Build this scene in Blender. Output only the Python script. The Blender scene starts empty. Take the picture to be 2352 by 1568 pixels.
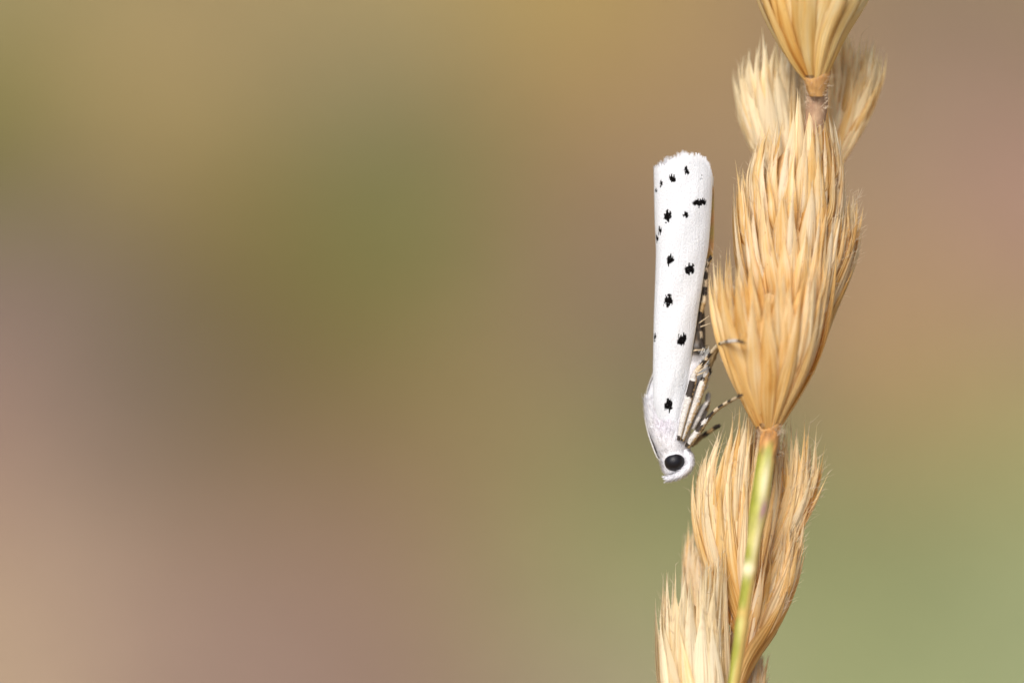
import bpy, math, random
import numpy as np
from mathutils import Vector, Matrix, noise as mnoise

random.seed(7)
rng = np.random.default_rng(7)
sc = bpy.context.scene
col = sc.collection

# ------------------------------------------------------------------ camera, world, sun, exposure
PITCH = math.radians(25.0)
D = 0.200                                   # metres from the lens to the moth
FOCUS = Vector((0.0, 0.0, 0.50))            # centre of the plane of focus, half a metre above the ground
FWD = Vector((0, math.cos(PITCH), -math.sin(PITCH)))
UPV = Vector((0, math.sin(PITCH), math.cos(PITCH)))
RIGHT = Vector((1, 0, 0))
CAM = FOCUS - FWD * D
cd = bpy.data.cameras.new("camera")
cam = bpy.data.objects.new("camera", cd)
col.objects.link(cam)
cam.location = CAM
cam.rotation_euler = (math.pi / 2 - PITCH, 0, 0)
cd.sensor_width = 36.0
cd.lens = 36.0 * 200.0 / 47.04
cd.clip_start = 0.005
cd.clip_end = 500.0
cd.dof.use_dof = True
cd.dof.focus_distance = D - 0.0002
cd.dof.aperture_fstop = cd.lens / 11.0      # an eleven millimetre pupil
sc.camera = cam

SUN_DIR = Vector((-0.30, -0.55, 0.95)).normalized()
world = bpy.data.worlds.new("World")
sc.world = world
world.use_nodes = True
wn = world.node_tree
sky = wn.nodes.new("ShaderNodeTexSky")
sky.sky_type = 'NISHITA'
sky.sun_disc = False
sky.sun_elevation = math.asin(SUN_DIR.z)
sky.sun_rotation = math.atan2(SUN_DIR.x, SUN_DIR.y)
sky.air_density = 1.0
sky.dust_density = 3.0
sky.ozone_density = 1.0
bg = wn.nodes["Background"]
wn.links.new(sky.outputs[0], bg.inputs[0])
bg.inputs[1].default_value = 0.085
sl = bpy.data.lights.new("sun", 'SUN')
sl.energy = 2.4
sl.angle = math.radians(22)
sl.color = (1.0, 0.965, 0.915)
so = bpy.data.objects.new("sun", sl)
col.objects.link(so)
so.rotation_euler = SUN_DIR.to_track_quat('Z', 'Y').to_euler()
so.location = SUN_DIR * 5
sc.view_settings.view_transform = 'Standard'
sc.view_settings.look = 'None'
sc.view_settings.gamma = 1.0
sc.view_settings.use_curve_mapping = False
sc.view_settings.exposure = 0.62
sc.render.engine = 'CYCLES'
sc.cycles.use_denoising = True
sc.cycles.use_adaptive_sampling = False
sc.cycles.max_bounces = 8
sc.cycles.diffuse_bounces = 4

# ------------------------------------------------------------------ helpers
UM = 0.00002                                # one unit of the drawing below is 0.02 mm

def W(p):
    """A drawing point (x right, y down, z towards the lens, in 0.02 mm) to a place in the world."""
    x, y, z = p
    zz = z * UM
    s = (D - zz) / D
    return FOCUS + RIGHT * ((x - 1176) * UM * s) + UPV * (-(y - 784) * UM * s) - FWD * zz

def lin(c):
    c = c / 255.0
    return c / 12.92 if c <= 0.04045 else ((c + 0.055) / 1.055) ** 2.4

class MB:
    """Collects vertices (drawing units), faces, uvs and colours; build() links ONE mesh object."""
    def __init__(self):
        self.v, self.f, self.uv, self.c = [], [], [], []
    def add(self, p, uv=(0, 0), c=(1, 1, 1)):
        self.v.append(p); self.uv.append(uv); self.c.append(c)
        return len(self.v) - 1
    def grid(self, rows, uvs=None, cs=None, close=False):
        base = len(self.v)
        n, m = len(rows), len(rows[0])
        for i in range(n):
            for j in range(m):
                self.add(rows[i][j], uvs[i][j] if uvs else (j / max(1, m - 1), i / max(1, n - 1)),
                         cs[i][j] if cs else (1, 1, 1))
        mm = m if close else m - 1
        for i in range(n - 1):
            for j in range(mm):
                a = base + i * m + j
                b = base + i * m + (j + 1) % m
                self.f.append((a, b, b + m, a + m))
        return base
    def build(self, name, mat, parent=None, origin=None, smooth=True):
        pts = [W(p) for p in self.v]
        o_w = W(origin) if origin is not None else pts[0]
        me = bpy.data.meshes.new(name)
        me.from_pydata([tuple(p - o_w) for p in pts], [], self.f)
        uvl = me.uv_layers.new(name="UVMap")
        li = np.empty(len(me.loops), dtype=np.int32)
        me.loops.foreach_get("vertex_index", li)
        uva = np.array(self.uv, dtype=np.float32)[li]
        uvl.data.foreach_set("uv", uva.ravel())
        ca = me.color_attributes.new("tone", 'FLOAT_COLOR', 'POINT')
        arr = np.ones((len(self.v), 4), dtype=np.float32)
        cc = np.array(self.c, dtype=np.float32)
        arr[:, :cc.shape[1]] = cc
        ca.data.foreach_set("color", arr.ravel())
        if smooth:
            me.polygons.foreach_set("use_smooth", [True] * len(me.polygons))
        me.materials.append(mat)
        me.update()
        o = bpy.data.objects.new(name, me)
        col.objects.link(o)
        place(o, o_w, parent)
        return o

WPOS = {}
def place(o, wpos, parent):
    WPOS[o.name] = Vector(wpos)
    o.parent = parent
    o.location = Vector(wpos) - (WPOS[parent.name] if parent else Vector((0, 0, 0)))

def tag(o, label=None, cat=None, group=None, kind=None):
    if label: o['label'] = label
    if cat: o['category'] = cat
    if group: o['group'] = group
    if kind: o['kind'] = kind
    return o

def empty(name, p):
    o = bpy.data.objects.new(name, None)
    col.objects.link(o)
    o.empty_display_size = 0.001
    place(o, W(p), None)
    return o

def catmull(pts, n):
    """n points along a smooth curve through pts (any dimension)."""
    P = np.array(pts, dtype=float)
    P = np.vstack([2 * P[0] - P[1], P, 2 * P[-1] - P[-2]])
    seg = len(pts) - 1
    out = []
    for t in np.linspace(0, seg - 1e-6, n):
        i = int(t); u = t - i
        a, b, c, d = P[i], P[i + 1], P[i + 2], P[i + 3]
        out.append(0.5 * (2 * b + (c - a) * u + (2 * a - 5 * b + 4 * c - d) * u * u + (3 * b - a - 3 * c + d) * u ** 3))
    return np.array(out)

def unit(v):
    n = np.linalg.norm(v)
    return v / n if n > 1e-9 else v

def tube(mb, pts, radii, sides=10, colfun=None, flat=1.0, cap=True):
    """A closed tapered tube; pts Nx3, radii N; colfun(i, t, angle) gives a colour."""
    pts = np.array(pts, float)
    n = len(pts)
    T = np.gradient(pts, axis=0)
    rows, cs, uvs = [], [], []
    L = 0
    for i in range(n):
        t = unit(T[i])
        a = unit(np.cross(t, np.array([0, 0, 1.0])))
        if np.linalg.norm(a) < 1e-6: a = np.array([1.0, 0, 0])
        b = unit(np.cross(a, t))
        if i: L += np.linalg.norm(pts[i] - pts[i - 1])
        row, cr, ur = [], [], []
        for j in range(sides):
            th = 2 * math.pi * j / sides
            row.append(tuple(pts[i] + radii[i] * (math.cos(th) * a + flat * math.sin(th) * b)))
            cr.append(colfun(i, i / (n - 1), th) if colfun else (1, 1, 1))
            ur.append((j / sides, L))
        rows.append(row); cs.append(cr); uvs.append(ur)
    base = mb.grid(rows, uvs, cs, close=True)
    if cap:
        for k, i in ((0, 0), (n - 1, n - 1)):
            ci = mb.add(tuple(pts[i]), (0.5, 0), cs[i][0])
            for j in range(sides):
                a = base + i * sides + j; b = base + i * sides + (j + 1) % sides
                mb.f.append((ci, a, b) if k else (ci, b, a))

def hair(mb, root, d, length, r, bend):
    """A fine tapered three-sided bristle."""
    d = unit(np.array(d, float)); root = np.array(root, float)
    side = unit(np.cross(d, np.array([0.3, 0.2, 1.0])))
    up = np.cross(side, d)
    bend = np.array(bend, float)
    base = len(mb.v)
    K = 4
    for k in range(K):
        t = k / (K - 1)
        c = root + d * length * t + bend * length * t * t
        rr = r * (1 - 0.85 * t)
        for j in range(3):
            th = 2.094 * j
            mb.add(tuple(c + rr * (math.cos(th) * side + math.sin(th) * up)), (0, t))
    for k in range(K - 1):
        for j in range(3):
            a = base + 3 * k + j; b = base + 3 * k + (j + 1) % 3
            mb.f.append((a, b, b + 3, a + 3))

# ------------------------------------------------------------------ node helpers
class NT:
    def __init__(self, name):
        self.m = bpy.data.materials.new(name)
        self.m.use_nodes = True
        self.t = self.m.node_tree
        self.t.nodes.clear()
        self.out = self.t.nodes.new("ShaderNodeOutputMaterial")
    def n(self, typ, **kw):
        nd = self.t.nodes.new(typ)
        for k, v in kw.items(): setattr(nd, k, v)
        return nd
    def l(self, a, b): self.t.links.new(a, b)
    def setin(self, sock, v):
        if hasattr(v, 'is_linked') or isinstance(v, bpy.types.NodeSocket): self.l(v, sock)
        else: sock.default_value = v
    def math(self, op, a, b=0.0, c=None, clamp=False):
        nd = self.n("ShaderNodeMath", operation=op, use_clamp=clamp)
        self.setin(nd.inputs[0], a); self.setin(nd.inputs[1], b)
        if c is not None: self.setin(nd.inputs[2], c)
        return nd.outputs[0]
    def vec(self, op, a, b=None, out=0):
        nd = self.n("ShaderNodeVectorMath", operation=op)
        self.setin(nd.inputs[0], a)
        if b is not None:
            if op == 'SCALE': self.setin(nd.inputs[3], b)
            else: self.setin(nd.inputs[1], b)
        return nd.outputs[out]
    def mix(self, f, a, b, blend='MIX'):
        nd = self.n("ShaderNodeMix", data_type='RGBA', blend_type=blend)
        self.setin(nd.inputs[0], f); self.setin(nd.inputs[6], a); self.setin(nd.inputs[7], b)
        return nd.outputs[2]
    def ramp(self, f, stops, interp='LINEAR'):
        nd = self.n("ShaderNodeValToRGB")
        nd.color_ramp.interpolation = interp
        els = nd.color_ramp.elements
        while len(els) < len(stops): els.new(0.5)
        for e, (p, c) in zip(els, stops):
            e.position = p; e.color = (*c, 1) if len(c) == 3 else c
        self.setin(nd.inputs[0], f)
        return nd.outputs[0]
    def maprange(self, f, a, b, c=0.0, d=1.0, smooth=True):
        nd = self.n("ShaderNodeMapRange", interpolation_type='SMOOTHSTEP' if smooth else 'LINEAR')
        self.setin(nd.inputs[0], f)
        for i, v in enumerate((a, b, c, d)): nd.inputs[i + 1].default_value = v
        return nd.outputs[0]
    def noise(self, vec, scale, detail=2.0, w=None, rough=0.5):
        nd = self.n("ShaderNodeTexNoise")
        if w is not None:
            nd.noise_dimensions = '4D'; self.setin(nd.inputs["W"], w)
        self.setin(nd.inputs["Vector"], vec)
        nd.inputs["Scale"].default_value = scale
        nd.inputs["Detail"].default_value = detail
        nd.inputs["Roughness"].default_value = rough
        return nd.outputs["Fac"]
    def bump(self, h, dist, strength=1.0):
        nd = self.n("ShaderNodeBump")
        nd.inputs["Strength"].default_value = strength
        nd.inputs["Distance"].default_value = dist
        self.l(h, nd.inputs["Height"])
        return nd.outputs[0]
    def principled(self, color, rough=0.6, normal=None, spec=0.3, **kw):
        p = self.n("ShaderNodeBsdfPrincipled")
        self.setin(p.inputs["Base Color"], color)
        self.setin(p.inputs["Roughness"], rough)
        p.inputs["Specular IOR Level"].default_value = spec
        if normal is not None: self.l(normal, p.inputs["Normal"])
        for k, v in kw.items(): self.setin(p.inputs[k.replace('_', ' ')], v)
        return p
    def finish(self, shader):
        self.l(shader, self.out.inputs[0])
        return self.m
    def papery(self, p, color, amount):
        """Lets light through a thin sheet."""
        tr = self.n("ShaderNodeBsdfTranslucent")
        self.setin(tr.inputs[0], color)
        mx = self.n("ShaderNodeMixShader")
        mx.inputs[0].default_value = amount
        self.l(p.outputs[0], mx.inputs[1]); self.l(tr.outputs[0], mx.inputs[2])
        return mx.outputs[0]

# ------------------------------------------------------------------ ground cover: what grows where (world metres)
def ground_hit(px, py):
    d = FWD * D + RIGHT * ((px - 1176) * UM) + UPV * (-(py - 784) * UM)
    t = -CAM.z / d.z
    p = CAM + d * t
    return p.x, p.y

COVER_K = 1.0
# patches of the meadow: bare earth, dead straw, moss and short green grass
PATCH = [
 (60, 20, 141.5, 129.3, 87.8),
 (20, 330, 86.4, 91.4, 15.0),
 (320, 160, 183.6, 156.8, 107.6),
 (820, 40, 158.2, 140.0, 94.7),
 (1350, 20, 163.3, 139.5, 83.8),
 (1650, 120, 148.0, 121.5, 89.3),
 (2280, 120, 131.6, 111.8, 89.6),
 (830, 280, 109.5, 102.3, 79.5),
 (930, 500, 86.5, 98.7, 40.0),
 (800, 760, 107.7, 100.7, 63.8),
 (480, 560, 118.9, 101.9, 35.9),
 (20, 640, 129.6, 110.2, 103.3),
 (20, 960, 150.4, 121.4, 103.2),
 (330, 850, 92.0, 85.1, 93.4),
 (640, 1020, 114.1, 92.8, 32.2),
 (1150, 960, 151.3, 131.8, 80.8),
 (250, 1330, 151.9, 130.0, 111.4),
 (560, 1320, 152.9, 120.9, 116.6),
 (40, 1540, 173.6, 150.4, 121.1),
 (840, 1500, 114.7, 93.4, 86.7),
 (1050, 1300, 132.3, 101.4, 74.8),
 (1380, 1200, 127.5, 149.2, 64.8),
 (1380, 1500, 153.5, 140.6, 120.1),
 (1380, 640, 128.2, 104.1, 85.1),
 (1260, 330, 138.8, 113.1, 75.1),
 (2100, 720, 205.0, 149.8, 109.4),
 (2300, 480, 158.0, 122.3, 110.9),
 (2250, 900, 141.1, 144.9, 90.8),
 (2100, 1200, 108.9, 106.1, 63.5),
 (1950, 1540, 137.7, 143.2, 98.5),
 (2320, 1430, 149.7, 157.4, 115.9),
 (1500, 880, 110.8, 102.2, 85.5),
 (450, 950, 72.3, 70.0, 53.3),
 (270, 740, 97.0, 88.3, 62.7),
 (620, 1160, 103.2, 87.7, 60.8),
 (2060, 560, 112.3, 110.5, 82.8),
 (1250, 1050, 123.6, 99.6, 87.4),
 (560, 800, 103.2, 82.0, 37.8),
 (430, 120, 117.7, 104.9, 73.3),
 (650, 1480, 132.8, 115.9, 96.6),
 (2170, 600, 136.4, 116.9, 94.1),
]

def cover_color(nt):
    geo = nt.n("ShaderNodeNewGeometry")
    pos = geo.outputs["Position"]
    warp = nt.n("ShaderNodeTexNoise"); warp.inputs["Scale"].default_value = 14.0; warp.inputs["Detail"].default_value = 2.0
    nt.l(pos, warp.inputs["Vector"])
    wv = nt.vec('SCALE', nt.vec('SUBTRACT', warp.outputs["Color"], (0.5, 0.5, 0.5)), 0.05)
    p2 = nt.vec('MULTIPLY', nt.vec('ADD', pos, wv), (1.0, 0.42, 0.0))
    wsum = None; csum = None
    for (px, py, r, g, b) in PATCH:
        x, y = ground_hit(px, py)
        d = nt.vec('DISTANCE', p2, (x, y * 0.42, 0.0), out=1)
        w = nt.math('EXPONENT', nt.math('MULTIPLY', nt.math('MULTIPLY', d, d), -1 / (2 * 0.026 ** 2)))
        c = nt.vec('SCALE', (lin(r) * COVER_K, lin(g) * COVER_K, lin(b) * COVER_K), w)
        wsum = w if wsum is None else nt.math('ADD', wsum, w)
        csum = c if csum is None else nt.vec('ADD', csum, c)
    big = nt.noise(pos, 3.0, 3.0)
    far = nt.ramp(big, [(0.3, (0.20, 0.18, 0.07)), (0.5, (0.34, 0.25, 0.13)), (0.7, (0.36, 0.26, 0.17))])
    eps = 0.02
    tot = nt.math('ADD', wsum, eps)
    csum = nt.vec('ADD', csum, nt.vec('SCALE', far, eps))
    return nt.vec('SCALE', csum, nt.math('DIVIDE', 1.0, tot)), pos

def ground_material():
    nt = NT("meadow_ground")
    c, pos = cover_color(nt)
    g = nt.noise(pos, 90.0, 4.0)
    c = nt.mix(1.0, c, nt.ramp(g, [(0.25, (0.72, 0.72, 0.72)), (0.75, (1.25, 1.22, 1.18))]), 'MULTIPLY')
    p = nt.principled(c, 0.9, nt.bump(g, 0.006, 0.6), 0.1)
    return nt.finish(p.outputs[0])

def blade_material():
    nt = NT("meadow_grass")
    c, pos = cover_color(nt)
    at = nt.n("ShaderNodeAttribute", attribute_name="tone")
    c = nt.mix(1.0, c, at.outputs[0], 'MULTIPLY')
    p = nt.principled(c, 0.7, None, 0.2)
    return nt.finish(nt.papery(p, c, 0.3))

def build_ground():
    xs = np.concatenate([-np.geomspace(60, 1.0, 14), np.linspace(-0.9, 0.9, 61), np.geomspace(1.0, 60, 14)])
    ys = np.concatenate([-np.geomspace(60, 0.5, 14), np.linspace(-0.4, 2.6, 101), np.geomspace(2.7, 120, 16)])
    v, f = [], []
    for y in ys:
        for x in xs:
            z = 0.010 * (mnoise.noise(Vector((x * 6, y * 6, 0.3)))) + 0.004 * mnoise.noise(Vector((x * 25, y * 25, 4)))
            r = math.hypot(x, y)
            if r > 4: z += 0.4 * mnoise.noise(Vector((x * 0.05, y * 0.05, 7))) * min(1, (r - 4) / 10)
            v.append((x, y, z))
    nx = len(xs)
    for j in range(len(ys) - 1):
        for i in range(nx - 1):
            a = j * nx + i
            f.append((a, a + 1, a + nx + 1, a + nx))
    me = bpy.data.meshes.new("ground")
    me.from_pydata(v, [], f)
    me.polygons.foreach_set("use_smooth", [True] * len(f))
    me.materials.append(ground_material())
    o = bpy.data.objects.new("ground", me)
    col.objects.link(o)
    tag(o, "soft meadow ground in blurred ochre, olive and mauve patches", "ground", kind='structure')

def build_grass():
    v, f, c = [], [], []
    for i in range(14000):
        x = rng.uniform(-0.75, 0.75); y = rng.uniform(0.15, 2.3)
        if mnoise.noise(Vector((x * 5, y * 3, 9))) < -0.25: continue
        a = rng.uniform(0, 2 * math.pi); h = rng.uniform(0.008, 0.024); lean = rng.uniform(0.5, 1.6)
        w = rng.uniform(0.0008, 0.002)
        dx, dy = math.cos(a), math.sin(a)
        b = len(v)
        tone = rng.uniform(0.75, 1.3)
        for k in range(3):
            t = k / 2
            ox = dx * h * lean * t * t; oy = dy * h * lean * t * t; z = -0.006 + (h + 0.006) * t
            ww = w * (1 - t * 0.9)
            v.append((x + ox - dy * ww, y + oy + dx * ww, z)); v.append((x + ox + dy * ww, y + oy - dx * ww, z))
            c += [tone, tone, tone, 1] * 2
        f.append((b, b + 1, b + 3, b + 2)); f.append((b + 2, b + 3, b + 5, b + 4))
    me = bpy.data.meshes.new("grass")
    me.from_pydata(v, [], f)
    ca = me.color_attributes.new("tone", 'FLOAT_COLOR', 'POINT')
    ca.data.foreach_set("color", np.array(c, dtype=np.float32))
    me.materials.append(blade_material())
    o = bpy.data.objects.new("grass", me)
    col.objects.link(o)
    tag(o, "short blurred meadow grass, straw and olive, behind the moth", "grass", kind='stuff')

build_ground()
build_grass()

# ------------------------------------------------------------------ the dried grass head
def bract_material():
    nt = NT("dry_bract")
    uv = nt.n("ShaderNodeUVMap", uv_map="UVMap").outputs[0]
    at = nt.n("ShaderNodeAttribute", attribute_name="tone")                          # tint and a number of its own for each bract
    sep = nt.n("ShaderNodeSeparateXYZ"); nt.l(uv, sep.inputs[0])
    u, v = sep.outputs[0], sep.outputs[1]
    own = at.outputs["Alpha"]
    rnd = nt.math('MULTIPLY', own, 40.0)
    st = nt.noise(nt.vec('MULTIPLY', uv, (8.0, 0.7, 1.0)), 1.0, 3.0, rnd)          # long streaks
    blot = nt.noise(nt.vec('MULTIPLY', uv, (1.6, 2.6, 1.0)), 1.0, 2.0, rnd)         # washes of tone
    f = nt.math('ADD', nt.math('MULTIPLY', st, 0.85), nt.math('MULTIPLY', blot, 0.95))
    f = nt.math('ADD', f, nt.math('MULTIPLY', nt.math('SUBTRACT', v, 0.5), 0.30))    # paler towards the tip
    f = nt.math('ADD', f, nt.math('MULTIPLY', nt.math('SUBTRACT', own, 0.5), 0.46))
    c = nt.ramp(nt.math('MULTIPLY', f, 0.91), [(0.32, (0.50, 0.225, 0.052)), (0.48, (0.75, 0.44, 0.135)), (0.65, (0.87, 0.615, 0.265)),
                    (0.82, (0.93, 0.73, 0.41)), (1.0, (0.96, 0.84, 0.60))])
    edge = nt.math('ABSOLUTE', nt.math('SUBTRACT', nt.math('MULTIPLY', u, 2.0), 1.0))
    em = nt.math('MULTIPLY', nt.maprange(edge, 0.70, 1.0), nt.math('SUBTRACT', 1.0, nt.maprange(v, 0.2, 0.85)))
    c = nt.mix(nt.math('MULTIPLY', em, 0.55), c, (0.40, 0.15, 0.03, 1))
    keel = nt.math('SUBTRACT', 1.0, nt.maprange(edge, 0.0, 0.10))
    c = nt.mix(nt.math('MULTIPLY', keel, 0.30), c, (0.50, 0.24, 0.07, 1))
    fl = nt.noise(nt.vec('MULTIPLY', uv, (7.0, 26.0, 1.0)), 1.0, 1.0, nt.math('ADD', rnd, 5.0))
    c = nt.mix(nt.math('MULTIPLY', nt.maprange(fl, 0.71, 0.78), 0.5), c, (0.24, 0.09, 0.03, 1))
    c = nt.mix(1.0, c, at.outputs[0], 'MULTIPLY')
    ribs = nt.math('SINE', nt.math('MULTIPLY', u, 44.0))
    hgt = nt.math('ADD', nt.math('MULTIPLY', ribs, 0.35), nt.math('MULTIPLY', st, 1.2))
    p = nt.principled(c, 0.55, nt.bump(hgt, 0.00004, 0.6), 0.28)
    return nt.finish(nt.papery(p, c, 0.38))

def straw_material(name, base, dark, scale=0.05, rough=0.7):
    nt = NT(name)
    uv = nt.n("ShaderNodeUVMap", uv_map="UVMap").outputs[0]
    a = nt.noise(nt.vec('MULTIPLY', uv, (14.0, scale, 1.0)), 1.0, 4.0)
    b = nt.noise(nt.vec('MULTIPLY', uv, (3.0, scale * 0.4, 1.0)), 1.0, 2.0)
    f = nt.math('ADD', nt.math('MULTIPLY', a, 0.6), nt.math('MULTIPLY', b, 0.6))
    c = nt.ramp(f, [(0.35, dark), (0.75, base)])
    p = nt.principled(c, rough, nt.bump(a, 0.00004, 0.5), 0.2)
    return nt.finish(p.outputs[0])

def tone_material(name, rough=0.6, spec=0.25, grain=0.0, dist=0.00003, sheen=0.0):
    """Uses the mesh's own colour marks, with a little grain."""
    nt = NT(name)
    at = nt.n("ShaderNodeAttribute", attribute_name="tone")
    tc = nt.n("ShaderNodeTexCoord").outputs["Object"]
    g = nt.noise(tc, 22000.0, 3.0)
    c = at.outputs[0]
    if grain:
        c = nt.mix(1.0, c, nt.ramp(g, [(0.3, (1 - grain,) * 3), (0.7, (1 + grain * 0.5,) * 3)]), 'MULTIPLY')
    p = nt.principled(c, rough, nt.bump(g, dist, 0.6), spec)
    return nt.finish(p.outputs[0])

M_BRACT = bract_material()
M_CORE = straw_material("spikelet_core", (0.74, 0.50, 0.24), (0.55, 0.33, 0.14))
M_RACHIS = straw_material("rachis_straw", (0.56, 0.37, 0.23), (0.26, 0.14, 0.09))
M_TONE = tone_material("plant_marks", 0.5, 0.35, 0.15)
def plain(name, color, rough=0.6, spec=0.3, trans=0.0):
    nt = NT(name)
    p = nt.principled((*color, 1), rough, None, spec)
    return nt.finish(nt.papery(p, (*color, 1), trans) if trans else p.outputs[0])
M_HAIR = plain("pale_bristle", (0.80, 0.66, 0.48), 0.5, 0.3, 0.35)

head = empty("dried_grass_head", (1690, 1640, -30))
tag(head, "dry golden grass seed head with bristly overlapping bracts and a green stem", "grass")

# main axis behind the spikelets
mb = MB()
ax = catmull([(1680, 1700, -40), (1705, 1480, -45), (1722, 1250, -40), (1760, 1000, -30), (1810, 700, -30), (1860, 380, -10), (1878, 215, 25), (1880, 150, 45)], 60)
rad = np.interp(ax[:, 1], [150, 180, 200, 225, 260, 330, 500, 1000, 1400, 1700], [14, 20, 23, 25, 25, 22, 18, 24, 34, 30])
rad = rad * (1 + 0.04 * np.sin(np.arange(60) * 1.7))
tube(mb, ax, rad, 14)
rachis = mb.build("rachis", M_RACHIS, head)
mb = MB()
cp = catmull([(1680, 1696, -40), (1660, 2600, -45), (1600, 6000, -60), (1500, 14000, -60), (1450, 28000, 0)], 60)
tube(mb, cp, np.linspace(29, 48, 60), 12)
mb.build("culm", M_RACHIS, head)                # the straw down to the ground, below the picture

# green stem in front
def green(i, t, th):
    y = sp[i][1]
    side = math.cos(th)
    front = math.sin(th)
    n1 = mnoise.noise(Vector((math.cos(th) * 1.5, math.sin(th) * 1.5, y * 0.012)))
    n2 = mnoise.noise(Vector((math.cos(th) * 4, math.sin(th) * 4, y * 0.05 + 5)))
    n3 = mnoise.noise(Vector((math.cos(th) * 9, math.sin(th) * 9, y * 0.006 + 2)))
    c = np.array([0.30, 0.30, 0.03]) * (1 + 0.25 * n2 + 0.35 * n3)
    pale = np.array([0.66, 0.57, 0.20]); cream = np.array([0.82, 0.72, 0.44]); straw = np.array([0.60, 0.38, 0.11])
    k = min(1, max(0, 0.5 + 1.1 * n1 - 0.5 * side)) * 0.55
    c = c * (1 - k) + pale * k
    def band(y0, s, amt, colr, sd=0.0, sw=9):
        nonlocal c
        w = amt * math.exp(-((y - y0) / s) ** 2) * (1 if sw > 5 else math.exp(-((side - sd) / sw) ** 2))
        w = min(1, w)
        c = c * (1 - w) + colr * w
    band(1308, 17, 0.95, cream); band(1440, 34, 0.9, pale, -0.3, 0.8); band(1408, 12, 0.7, straw); band(1240, 22, 0.5, pale)
    band(1110, 50, 0.85, cream, -0.25, 0.42); band(1245, 45, 0.7, cream, -0.45, 0.4)
    w = max(0, min(1, (-side - 0.45 + 0.5 * min(1, max(0, (y - 1250) / 150)) + 0.25 * n1) * 2.2)) * 0.8                    # straw coloured far side
    c = c * (1 - w) + straw * w
    w = max(0, min(1, (1062 + 50 * n1 - y) / 38.0))                  # turns brown under the spikelet
    c = c * (1 - w) + np.array([0.46, 0.22, 0.065]) * (1 + 0.9 * n2) * w
    w = math.exp(-((y - 1172) / 24) ** 2 - ((side + 0.5 + (y - 1172) * -0.006) / 0.36) ** 2) * (1.0 if front < 0.98 else 0)
    c = c * (1 - w) + np.array([0.40, 0.22, 0.22]) * w
    return tuple(np.clip(c, 0.01, 0.9))
sp = catmull([(1672, 1640, 150), (1685, 1568, 150), (1703, 1440, 145), (1722, 1308, 138), (1741, 1180, 126), (1754, 1090, 106), (1765, 1020, 82), (1768, 1000, 70), (1769, 984, 60)], 200)
yy = sp[:, 1]
sr = np.interp(yy, [984, 1000, 1020, 1045, 1090, 1175, 1235, 1300, 1370, 1440, 1568, 1640], [14, 23, 24, 22, 22.5, 23.5, 17.5, 16.5, 15.5, 15.5, 14.5, 14.5])
sr = sr * 0.93 + 1.8 * np.exp(-((yy - 1308) / 12) ** 2) + 1.5 * np.exp(-((yy - 1440) / 16) ** 2)
mb = MB(); tube(mb, sp, sr, 24, green)
stem = mb.build("stem", M_TONE, head)
fz = MB()
for _ in range(70):
    i = random.randint(168, 196); th = random.uniform(0, 6.28)
    nrm_ = np.array([math.cos(th), 0, math.sin(th)])
    hair(fz, sp[i] + nrm_ * sr[i] * 0.95, nrm_ + np.array([0, random.uniform(-1.2, 0.3), 0]), random.uniform(8, 20), 0.7, np.array([0, random.uniform(-.4, .4), 0]))
fzo = fz.build("hair", M_HAIR, stem)
fzo['kind'] = 'stuff'
stem['label'] = "green stem with pale cream bands and a mauve bruise"

PALE = [0.0]
def bract(parent, path, nrm, hw, cup=0.35, tint=(1, 1, 1), cols=8, peak=0.35, hairs=None, keel=0.12, into=None, twist=0.0, awn=0.05):
    """One papery bract: path Nx3, outward normals Nx3, half width; cupped, keeled, drawn out to a point."""
    n = len(path)
    T = np.gradient(path, axis=0)
    R, UV, CC = [], [], []
    wph = random.uniform(0, 6.28); own = random.random() + PALE[0]
    edges = []
    for i in range(n):
        t = i / (n - 1)
        tg = unit(T[i]); nn = nrm[i] - tg * np.dot(nrm[i], tg); nn = unit(nn)
        s = unit(np.cross(tg, nn))
        ca, sa = math.cos(twist * (0.4 + t)), math.sin(twist * (0.4 + t))
        s, nn = s * ca + nn * sa, nn * ca - s * sa
        if t < peak: w = 0.45 + 0.55 * math.sin(math.pi / 2 * t / peak)
        else:
            q = (t - peak) / (1 - peak)
            w = max(awn * (1.15 - q), (1 - q ** 1.7) * (1 - q) ** 0.45)
        w *= hw * (1 + 0.09 * mnoise.noise(Vector((t * 9, wph, 0))))
        row, ur = [], []
        for j in range(cols):
            a = -1 + 2 * j / (cols - 1)
            off = -cup * w * a * a * 1.2 + keel * w * (1 - min(1, abs(a) * 3)) + 0.06 * w * math.sin(5 * a + 7 * t + wph)
            row.append(tuple(path[i] + s * w * a + nn * off))
            ur.append((j / (cols - 1), t))
        R.append(row); UV.append(ur); CC.append([(*tint, own)] * cols)
        edges.append((np.array(row[0]), np.array(row[-1]), np.array(row[cols // 2]), tg, s, nn, t))
    if hairs is not None: hairs.append(edges)
    mb = into or MB(); mb.grid(R, UV, CC)
    if into is None:
        return mb.build("bract", M_BRACT, parent, origin=tuple(path[0]))

def smooth_path(P):
    P = np.array(P); Q = P.copy()
    for _ in range(3):
        Q[1:-1] = 0.25 * Q[:-2] + 0.5 * Q[1:-1] + 0.25 * Q[2:]
    return Q

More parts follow.
